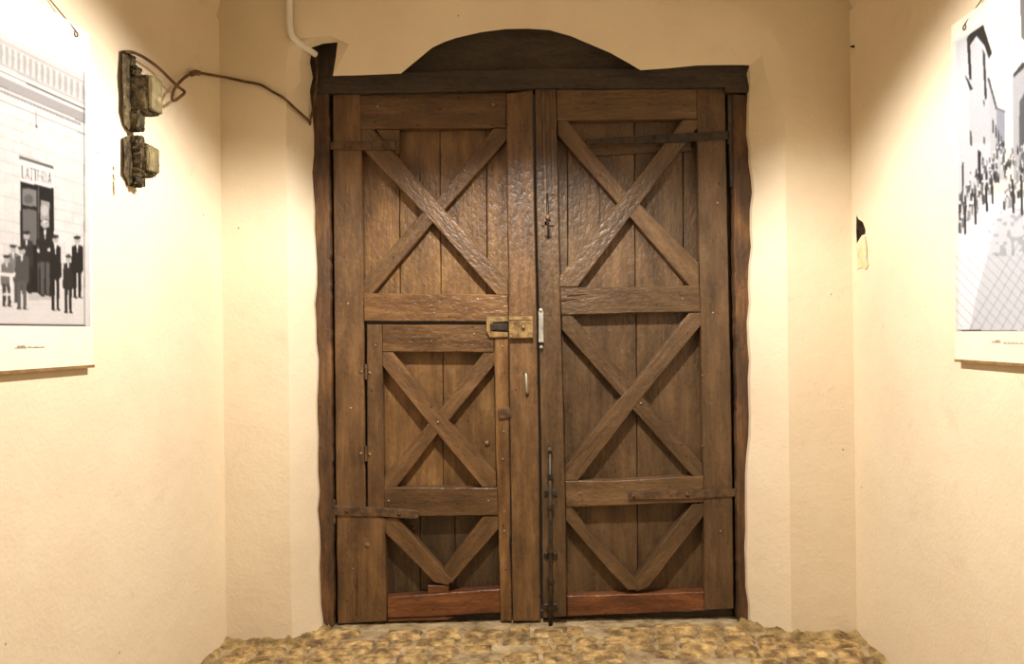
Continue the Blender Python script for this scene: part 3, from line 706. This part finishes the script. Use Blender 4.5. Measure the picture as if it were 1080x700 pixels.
# --- the cable from the boxes to the gate
pts = [PL(133.5, 54.5, 0.034), PL(141, 55.5, 0.037), PL(150, 59.5, 0.04), PL(160, 66, 0.04), PL(170, 74, 0.04), PL(180, 84, 0.05), PL(188, 91.5, 0.05), PL(194.5, 96.5, 0.05), PL(192, 100.5, 0.055), PL(184, 106, 0.06), PL(181.5, 103, 0.06), PL(184, 94, 0.05), PL(190, 86, 0.04), PL(198, 79.5, 0.03), PL(206, 76.5, 0.018)]
pts += [PL(220, 78.5, 0.012), P(240, 82, DEND - 0.012), P(258, 86, DEND - 0.012), P(275, 89.5, DEND - 0.01), P(288, 97, DEND - 0.01), P(300, 104, DEND - 0.012), P(311, 114, DEND + 0.01), P(320, 122, 4.03), P(328, 129, 4.07)]
cb_ = tube('electric_cable', pts, 0.0065, M['cable'], None, seg=8, k=5)
tag(cb_, 'thin brown cable looping from the upper junction box to the gate frame', 'cable')
bm = bmesh.new(); add_tube(bm, [PL(202, 78, 0.028), PL(206, 76.4, 0.022), PL(210, 77, 0.016)], 0.012, 8)
obj('cable_tie', bm, M['cable'], cb_, smooth=True)
pts = [P(304.5, -80, 3.93), P(305, -30, 3.93), P(305.5, 5, 3.93), P(305.5, 22, 3.93), P(307.5, 36, 3.93), P(313, 43, 3.945), P(322, 50, 4.0), P(333, 57.5, 4.06)]
cd = tube('conduit_pipe', pts, 0.0155, M['conduit'], None, seg=12, k=6)
tag(cd, 'cream plastic conduit running down the plaster beside the gate arch', 'pipe')
tube('thin_wire', [P(333, 58, 4.09), P(334.5, 72, 4.10), P(333.5, 92, 4.10), P(331, 110, 4.095), P(328, 124, 4.085), P(327, 132, 4.08)], 0.005, M['cable'], cd, seg=6)

# ================================================================== EXHIBITION PHOTOGRAPHS
def inpoly(X, Y, poly):
    r = np.zeros(X.shape, bool); n = len(poly)
    for i in range(n):
        xa, ya = poly[i]; xb, yb = poly[(i + 1) % n]
        c = ((ya > Y) != (yb > Y)) & (X < (xb - xa) * (Y - ya) / ((yb - ya) or 1e-9) + xa)
        r ^= c
    return r
def vnoise(X, Y, s, seed):
    g = np.random.default_rng(seed).random((64, 64))
    x = X / s; y = Y / s; i = np.floor(x).astype(int); j = np.floor(y).astype(int); u = x - i; v = y - j
    u = u * u * (3 - 2 * u); v = v * v * (3 - 2 * v)
    a = g[i % 64, j % 64]; b_ = g[(i + 1) % 64, j % 64]; c = g[i % 64, (j + 1) % 64]; d = g[(i + 1) % 64, (j + 1) % 64]
    return (a * (1 - u) + b_ * u) * (1 - v) + (c * (1 - u) + d * u) * v
class Ink:
    def __init__(s, X, Y, base): s.X, s.Y = X, Y; s.V = base.copy()
    def poly(s, p, v, a=1.0):
        k = inpoly(s.X, s.Y, p); s.V[k] = s.V[k] * (1 - a) + np.array(v) * a
    def ell(s, cx, cy, rx, ry, v, a=1.0):
        k = ((s.X - cx) / rx) ** 2 + ((s.Y - cy) / ry) ** 2 < 1; s.V[k] = s.V[k] * (1 - a) + np.array(v) * a
    def line(s, x0, y0, x1, y1, w, v, a=1.0):
        dx, dy = x1 - x0, y1 - y0; L = dx * dx + dy * dy
        t = np.clip(((s.X - x0) * dx + (s.Y - y0) * dy) / L, 0, 1)
        k = (s.X - x0 - t * dx) ** 2 + (s.Y - y0 - t * dy) ** 2 < (w / 2) ** 2; s.V[k] = s.V[k] * (1 - a) + np.array(v) * a
def gr(v, tint=(1.0, 0.97, 0.97)): return np.array([v * tint[0], v * tint[1], v * tint[2]])

def draw_left(X, Y):
    base = np.ones(X.shape + (3,)) * gr(0.80)
    base *= (0.93 + 0.10 * vnoise(X, Y, 9, 1) + 0.05 * vnoise(X, Y, 3, 2))[..., None]
    k = Ink(X, Y, base)
    def ln(x, y0): return y0 + (352 - y0) * x / 612                # course through (0, y0)
    xs = np.arange(-110, 90, 1.0)
    def band(y0, y1, v, a): k.poly([(-120, ln(-120, y0)), (90, ln(90, y0)), (90, ln(90, y1)), (-120, ln(-120, y1))], gr(v), a)
    band(33, 71, 0.62, 0.55)
    for i in range(34):                                            # balusters
        x = -118 + i * 6.2
        k.poly([(x, ln(x, 45)), (x + 2.6, ln(x + 2.6, 45)), (x + 3.4, ln(x + 3, 55)), (x + 2.4, ln(x, 66)), (x + .4, ln(x, 66)), (x - .6, ln(x, 56))], gr(0.33), 0.55)
    band(40, 44, 0.30, 0.35); band(66, 68.5, 0.4, 0.5); band(74, 75.6, 0.10, 0.9); band(80, 90, 0.36, 0.75); band(90, 92, 0.16, 0.7)
    for i in range(60):
        x = -118 + i * 3.4; k.line(x, ln(x, 95), x + 1.4, ln(x + 1.4, 96), 2.6, gr(0.30), 0.8)
    band(105, 106.3, 0.32, 0.8)
    for i, y in enumerate(np.arange(118, 345, 12.5)):
        band(y, y + 0.9, 0.52, 0.5)
        for j in range(12):
            x = -112 + j * 18 + (i % 2) * 9; k.line(x, ln(x, y), x, ln(x, y + 12.5), 0.8, gr(0.55), 0.4)
    k.line(38, 117, 38, 133, 1.2, gr(0.4), 0.7); k.ell(38.6, 133.5, 1.2, 1.6, gr(0.15))
    # shop sign
    k.poly([(20.5, 164), (56.5, 175.5), (56.5, 178.5), (20.5, 168)], gr(0.12), 0.9)
    k.poly([(21, 168), (56.5, 178.5), (56.5, 200), (21, 193)], gr(0.86))
    L = {'L': [((0, 0), (0, 1)), ((0, 1), (1, 1))], 'A': [((0, 1), (.5, 0)), ((.5, 0), (1, 1)), ((.2, .62), (.8, .62))], 'T': [((0, 0), (1, 0)), ((.5, 0), (.5, 1))],
         'E': [((0, 0), (0, 1)), ((0, 0), (1, 0)), ((0, .5), (.8, .5)), ((0, 1), (1, 1))], 'R': [((0, 0), (0, 1)), ((0, 0), (.9, .1)), ((.9, .1), (.9, .45)), ((.9, .45), (0, .52)), ((.3, .52), (1, 1))], 'I': [((.5, 0), (.5, 1))]}
    x = 23.4
    for ch in 'LATTERIA':
        w = 1.4 if ch == 'I' else 2.9
        for (a, b_), (c, d) in L[ch]:
            f = lambda u, v: (x + u * w, 174.5 + (x + u * w - 23) * 0.27 + v * (13 - (x - 23) * 0.05))
            k.line(*f(a, b_), *f(c, d), 0.95, gr(0.16), 0.85)
        x += w + 1.25
    # shop door
    k.poly([(21, 191), (57, 198.5), (57, 313), (22, 306)], gr(0.035))
    k.poly([(24, 198), (38.5, 201), (38.5, 218), (24, 216)], gr(0.30)); k.poly([(24, 220), (38.5, 222), (38.5, 258), (24, 257)], gr(0.22))
    k.ell(30, 210, 5, 5, gr(0.12), 0.6); k.poly([(43, 211), (52, 213), (52, 240), (43, 238)], gr(0.45)); k.ell(47, 222, 4, 6, gr(0.7), 0.6)
    k.line(40.5, 196, 40.5, 308, 1.0, gr(0.25), 0.7)
    # pavement
    k.poly([(-120, 316), (90, 316), (90, 344), (-120, 344)], gr(0.80), 0.75)
    k.poly([(30, 309), (58, 311), (58, 317), (30, 316)], gr(0.62))
    def man(x, yh, yf, w, coat, legs, hat=True, hand=False):
        h = yf - yh; w = w * 1.12; hr = w * 0.22
        ys = yh + h * 0.11; yw = yh + h * 0.55
        k.poly([(x - w * .42, ys + 2), (x - w * .15, ys), (x + w * .15, ys), (x + w * .45, ys + 2), (x + w * .5, yw), (x + w * .34, yw + 3), (x - w * .34, yw + 3), (x - w * .5, yw)], gr(coat))
        k.poly([(x - w * .33, yw), (x - w * .03, yw), (x - w * .07, yf), (x - w * .30, yf)], gr(legs)); k.poly([(x + w * .03, yw), (x + w * .33, yw), (x + w * .30, yf), (x + w * .08, yf)], gr(legs))
        k.line(x - w * .3, yf, x - w * .05, yf + 1, 1.8, gr(0.05)); k.line(x + w * .1, yf, x + w * .36, yf + 1, 1.8, gr(0.05))
        k.ell(x, yh + 2.6, hr * 1.05, 3.8, gr(0.55)); k.poly([(x - w * .08, ys), (x + w * .08, ys), (x, ys + h * .14)], gr(0.85))
        k.ell(x, yh + (-.6 if hat else .2), hr * (1.35 if hat else 1.1), 2.0, gr(0.06 if hat else .1))
        if hand: k.ell(x - w * .45, yw - 12, 1.3, 2, gr(0.7)); k.ell(x + w * .3, yw - 13, 2.2, 1.6, gr(0.8))
    man(28, 246, 308, 13, 0.07, 0.05); man(47.5, 234, 311, 14, 0.05, 0.16, True, True); k.ell(47.5, 233.4, 3.4, 1.6, gr(0.7))
    man(58.5, 250, 326, 11.5, 0.03, 0.04); man(72, 270, 329, 11, 0.06, 0.06, False); man(81.5, 251, 313, 12, 0.03, 0.03)
    man(14, 260, 318, 12, 0.3, 0.14); man(23, 262, 325, 14, 0.14, 0.18); man(7, 271, 322, 12, 0.25, 0.10); man(-8, 264, 322, 13, 0.1, 0.1); man(-22, 256, 320, 13, 0.06, 0.08); man(-38, 258, 322, 13, 0.1, 0.05)
    k.poly([(-30, 284), (16, 288), (16, 292), (-30, 288)], gr(0.85)); k.poly([(10, 291), (13, 291), (14, 322), (12, 322)], gr(0.85)); k.poly([(-20, 308), (12, 310), (12, 312), (-20, 310)], gr(0.8))
    k.line(-120, 341, 90, 343.6, 1.6, gr(0.08)); k.line(88.6, 75, 89.2, 345, 1.3, gr(0.2), .7)
    return np.clip(k.V ** 1.25 * 0.66, 0.012, 0.9)

def draw_right(X, Y):
    blue = (0.96, 0.98, 1.06)
    base = np.ones(X.shape + (3,)) * gr(0.74, (1.0, 0.97, 0.90))
    base *= (0.94 + 0.08 * vnoise(X, Y, 11, 5) + 0.05 * vnoise(X, Y, 3, 6))[..., None]
    k = Ink(X, Y, base)
    # road and pavement
    k.poly([(1011, 205), (1180, 205), (1180, 360), (1011, 360)], gr(0.82, blue))
    k.poly([(1053, 228), (1180, 190), (1180, 360), (1022, 352), (1030, 310)], gr(0.58, (0.93, 0.98, 1.08)), 0.7)
    for i in range(22):
        x = 1020 + i * 11; k.line(x, 352, x + 55, 255, 1.0, gr(0.3, blue), 0.55)
        k.line(1180 - i * 11, 345, 1180 - i * 11 - 75, 268, 1.0, gr(0.32, blue), 0.5)
    n = vnoise(X, Y, 4, 9); z = inpoly(X, Y, [(1040, 225), (1180, 200), (1180, 270), (1045, 270)]) & (n > 0.62); k.V[z] *= 0.7
    # left house
    k.poly([(1008, 44), (1036, 27), (1046, 58), (1047, 190), (1011, 222)], gr(0.60, (0.95, 0.98, 1.06)))
    k.poly([(1022, 36), (1044, 58), (1046, 150), (1022, 150)], gr(0.50, blue), 0.5)
    k.poly([(1020, 38), (1037, 25.5), (1046.5, 56), (1043, 62), (1038, 48), (1030, 38), (1023, 48)], gr(0.04, blue))
    k.poly([(1019.5, 40), (1023, 40), (1025, 84), (1022, 84)], gr(0.06, blue)); k.poly([(1017.5, 79), (1021, 83), (1026.5, 94), (1023, 96)], gr(0.08, blue))
    k.poly([(1036, 52), (1039, 56), (1041, 104), (1038.6, 106)], gr(0.07, blue)); k.poly([(1036, 104), (1039, 108), (1038, 113)], gr(0.1, blue))
    k.poly([(1022.5, 137), (1025, 139), (1025.5, 154), (1023, 153)], gr(0.15, blue)); k.poly([(1031, 158), (1034.6, 160), (1035, 195), (1031.4, 193)], gr(0.05, blue)); k.poly([(1037, 144), (1039, 145), (1039, 152), (1037, 151)], gr(0.2, blue)); k.line(1015.5, 172, 1015.5, 212, 1.8, gr(0.06, blue))
    # farther houses
    k.poly([(1043, 82), (1051, 112), (1060, 116), (1060, 190), (1045, 190)], gr(0.52, blue)); k.line(1042.5, 83, 1051, 114, 2.4, gr(0.12, blue)); k.line(1050, 114, 1060, 118, 2.0, gr(0.14, blue))
    k.poly([(1051, 113), (1059.5, 118), (1060, 160), (1051, 160)], gr(0.28, (0.85, 0.95, 1.2)), 0.7)
    for i in range(5): k.line(1047 + i * 3, 126 + i * 6, 1047.6 + i * 3, 140 + i * 5, 1.6, gr(0.1, blue))
    # church front and the dark house at the right
    k.poly([(1068, 80), (1078, 68), (1120, 60), (1120, 200), (1069, 190)], gr(0.45, blue)); k.poly([(1068.5, 78), (1078, 66), (1120, 56), (1120, 64), (1080, 72), (1069, 82)], gr(0.08, blue))
    k.poly([(1075, 108), (1083, 92), (1092, 100), (1092, 180), (1075, 180)], gr(0.14, blue)); k.poly([(1075, -30), (1180, -60), (1180, 200), (1110, 180), (1100, 60), (1077, 40)], gr(0.12, blue), 0.9)
    n2 = vnoise(X, Y, 2.2, 14); z = inpoly(X, Y, [(1052, 20), (1064, 14), (1064, 52), (1052, 50)]) & (n2 > 0.7); k.V[z] *= 0.75
    # crowd
    rg = np.random.default_rng(3)
    for i in range(330):
        t = rg.random(); x = 1012 + t * 130
        lo = 238 - min(t, .36) * 150 + max(0, t - .36) * 60; hi = lo - 44 + 10 * rg.random()
        if t > .36: lo = 212; hi = 150
        y = hi + (lo - hi) * rg.random(); h = 4 + 7 * (y - 140) / 90; w = 1.5 + 1.3 * (y - 140) / 90
        k.poly([(x - w / 2, y), (x + w / 2, y), (x + w * .6, y + h), (x - w * .6, y + h)], gr(rg.choice([0.05, 0.08, 0.16, 0.3, 0.62]), blue), 0.92)
        k.ell(x, y - 1.2, w * .42, 1.3, gr(rg.choice([0.6, 0.75, 0.12]), blue))
    for x0, y0, x1, y1 in ((1018, 218, 1018, 246), (1028, 205, 1029, 236), (1040, 196, 1041, 222), (1046, 190, 1047, 214), (1068, 190, 1069, 224), (1077, 185, 1078, 226), (1084, 188, 1085, 222)):
        k.line(x0, y0, x1, y1, 2.6, gr(0.06, blue))
    k.line(1011, 348.2, 1180, 352.5, 1.6, gr(0.06))
    return np.clip(k.V ** 1.15 * 0.86, 0.012, 0.9)

def poster(name, O, Dv, Nv, edge_px, z_mid_px, board, pic, width, draw, sgn, label, hang, caption):
    """mounted photograph on a side wall; s runs from the far edge towards the viewer"""
    pl = lambda x, y, off=0.0: on_plane(x, y, O, Nv, off)
    e = pl(*edge_px); e.z = 0
    zt = pl(edge_px[0], board[0]).z; zb = pl(edge_px[0], board[1]).z
    pe = pl(pic[2], 350); s0 = (e - Vector((pe.x, pe.y, 0))).length
    pt = pl(pic[2], pic[0]).z; pb = pl(pic[2], pic[1]).z
    root = empty(name, e - Dv * width / 2 + Vector((0, 0, zb))); tag(root, label, 'photograph', 'exhibition photographs on the side walls')
    off0, off1 = 0.012, 0.022
    bm = bmesh.new(); q = []
    for off in (off1, off0):
        for s, z in ((0, zb), (width, zb), (width, zt), (0, zt)): q.append(bm.verts.new(e - Dv * s + Nv * off + Vector((0, 0, z))))
    for f in ((0, 1, 2, 3), (7, 6, 5, 4), (0, 4, 5, 1), (1, 5, 6, 2), (2, 6, 7, 3), (3, 7, 4, 0)): bm.faces.new([q[i] for i in f])
    mb = obj('mount_board', bm, M['mat_board'], root)
    bm = bmesh.new(); q = []
    for off in (off1 + 0.004, off0 - 0.006):
        for s, z in ((0, zb - 0.010), (width, zb - 0.010), (width, zb + 0.0), (0, zb + 0.0)): q.append(bm.verts.new(e - Dv * s + Nv * off + Vector((0, 0, z))))
    for f in ((0, 1, 2, 3), (7, 6, 5, 4), (0, 4, 5, 1), (1, 5, 6, 2), (2, 6, 7, 3), (3, 7, 4, 0)): bm.faces.new([q[i] for i in f])
    obj('shadow_strip', bm, M['edge_shadow'], root)  # brown strip drawn in place of the board's shadow line
    # the print, a fine grid whose points carry the printed tone
    sw = width - 2 * s0; nx = int(sw / 0.0032); nz = int((pt - pb) / 0.0034)
    ss = s0 + np.linspace(0, sw, nx + 1); zz = pb + (pt - pb) * np.linspace(0, 1, nz + 1)
    SS, ZZ = np.meshgrid(ss, zz)
    wx = e.x - Dv.x * SS + Nv.x * (off1 + 0.0012); wy = e.y - Dv.y * SS + Nv.y * (off1 + 0.0012)
    a = wx / wy; b_ = (ZZ - HC) / wy
    PX = CX + F * (a * cr - b_ * sr); PY = CY - F * (a * sr + b_ * cr)
    V = draw(PX, PY)
    Q = np.pad(V, ((1, 1), (1, 1), (0, 0)), 'edge')          # a little softness of an old print
    V = 0.36 * V + 0.16 * (Q[:-2, 1:-1] + Q[2:, 1:-1] + Q[1:-1, :-2] + Q[1:-1, 2:])
    V = np.clip(V * (0.94 + 0.12 * rng.random(V.shape[:2]))[..., None], 0.01, 0.95)
    co = np.stack([wx, wy, ZZ], -1).reshape(-1, 3)
    idx = np.arange((nx + 1) * (nz + 1)).reshape(nz + 1, nx + 1)
    fc = np.stack([idx[:-1, :-1], idx[:-1, 1:], idx[1:, 1:], idx[1:, :-1]], -1).reshape(-1, 4)
    if sgn < 0: fc = fc[:, ::-1]
    me = bpy.data.meshes.new('print'); me.from_pydata(co.tolist(), [], fc.tolist()); me.materials.append(M['print'])
    ca = me.color_attributes.new('print', 'FLOAT_COLOR', 'POINT')
    ca.data.foreach_set('color', np.concatenate([V.reshape(-1, 3), np.ones((len(co), 1))], 1).astype(np.float32).ravel())
    po = bpy.data.objects.new('print', me); C.objects.link(po); attach(po, root)
    # caption strokes under the picture
    for x0, x1, y, w in caption:
        bm = bmesh.new()
        A, B = pl(x0, y, off1 + 0.0006), pl(x1, y, off1 + 0.0006)
        n = max(2, int((B - A).length / 0.006)); d = (B - A) / n; cur = None
        for i in range(n):                       # joined strokes of an unreadably small line of text
            p = A + d * i; u = Vector((0, 0, w * random.choice((0.25, 0.6, 0.8, 1.0))))
            bm.faces.new([bm.verts.new(v) for v in (p, p + d * 0.98, p + d * 0.98 + u, p + u)])
        obj('caption', bm, M['ink'], root)
    # hanging ring and cord
    rx, ry, tx, ty = hang
    c = pl(rx, ry, off1 + 0.003); bm = bmesh.new()
    add_tube(bm, [c + (Dv * math.cos(q) + Vector((0, 0, 1)) * math.sin(q)) * 0.009 for q in [2 * math.pi * k / 12 for k in range(13)]], 0.002, 6, False)
    obj('hanging_ring', bm, M['cable'], mb, smooth=True)
    top_ = pl(tx, ty, 0.008); c2 = c + Vector((0, 0, 0.009))
    tube('hanging_cord', [c2, c2 + (top_ - c2) * 0.5, top_, top_ + (top_ - c2) * 1.6], 0.0024, M['cable'], root, k=0, seg=6)
    return root
poster('mounted_photograph', LO, LDIR, LN, (92.5, 385), None, (38, 384.5), (79.5, 344, 89), 0.80, draw_left, 1,
       'mounted black and white photograph of people outside a shop', (80.5, 36, 53, 0), [(15, 28, 367.5, 0.010), (29, 47, 367, 0.006)])
poster('mounted_photograph', RO, RDIR, RN, (1014, 378), None, (24, 378.5), (42, 349, 1012.5 + 2.0), 0.80, draw_right, -1,
       'mounted black and white photograph of a crowded village street', (1017, 29, 1035, 0), [(1046, 1056, 361.5, 0.010), (1058, 1080, 362.5, 0.006)])

# ================================================================== PENDANT LAMP (just above the view) and added fill lamp behind
def pendant(loc, tilt, watt, blend, label):
    lp = Vector(loc)
    pend = empty('pendant_lamp', lp); tag(pend, label, 'lamp', 'pendant lamps of the passage')
    TL = Matrix.Translation(lp) @ Matrix.Rotation(-tilt, 4, 'X')
    bm = bmesh.new(); seg = 24; rings = []
    for r, z in ((0.14, 0.035), (0.125, 0.065), (0.07, 0.10), (0.035, 0.12), (0.03, 0.16)):
        rings.append([bm.verts.new(TL @ Vector((r * math.cos(2 * math.pi * k / seg), r * math.sin(2 * math.pi * k / seg), z))) for k in range(seg)])
    for A, B in zip(rings, rings[1:]):
        for k in range(seg): bm.faces.new((A[k], A[(k + 1) % seg], B[(k + 1) % seg], B[k]))
    bm.faces.new(rings[-1])
    obj('shade', bm, M['shade'], pend, smooth=True)
    bm = bmesh.new(); bmesh.ops.create_uvsphere(bm, u_segments=16, v_segments=10, radius=0.03, matrix=TL @ Matrix.Translation((0, 0, 0.045)))
    obj('bulb', bm, M['bulb'], pend, smooth=True)
    bm = bmesh.new(); add_tube(bm, [TL @ Vector((0, 0, 0.15)), TL @ Vector((0, 0, 0.15)) + Vector((0, 0, HT + 0.6 - lp.z - 0.15))], 0.006, 8)
    obj('cord', bm, M['iron_k'], pend, smooth=True)
    sl = bpy.data.lights.new('lamp_light', 'SPOT'); sl.energy = watt; sl.color = LAMP_COL; sl.spot_size = math.radians(178); sl.spot_blend = blend; sl.shadow_soft_size = 0.035
    so = bpy.data.objects.new('lamp_light', sl); C.objects.link(so); so.matrix_world = TL
pendant(LAMP_LOC, LAMP_TILT, LAMP_W, 0.30, 'enamel pendant lamp hanging over the passage in front of the gate')
pendant(FILL_LOC, 0.0, FILL_W, 0.15, 'unseen fill lamp added farther back in the passage')
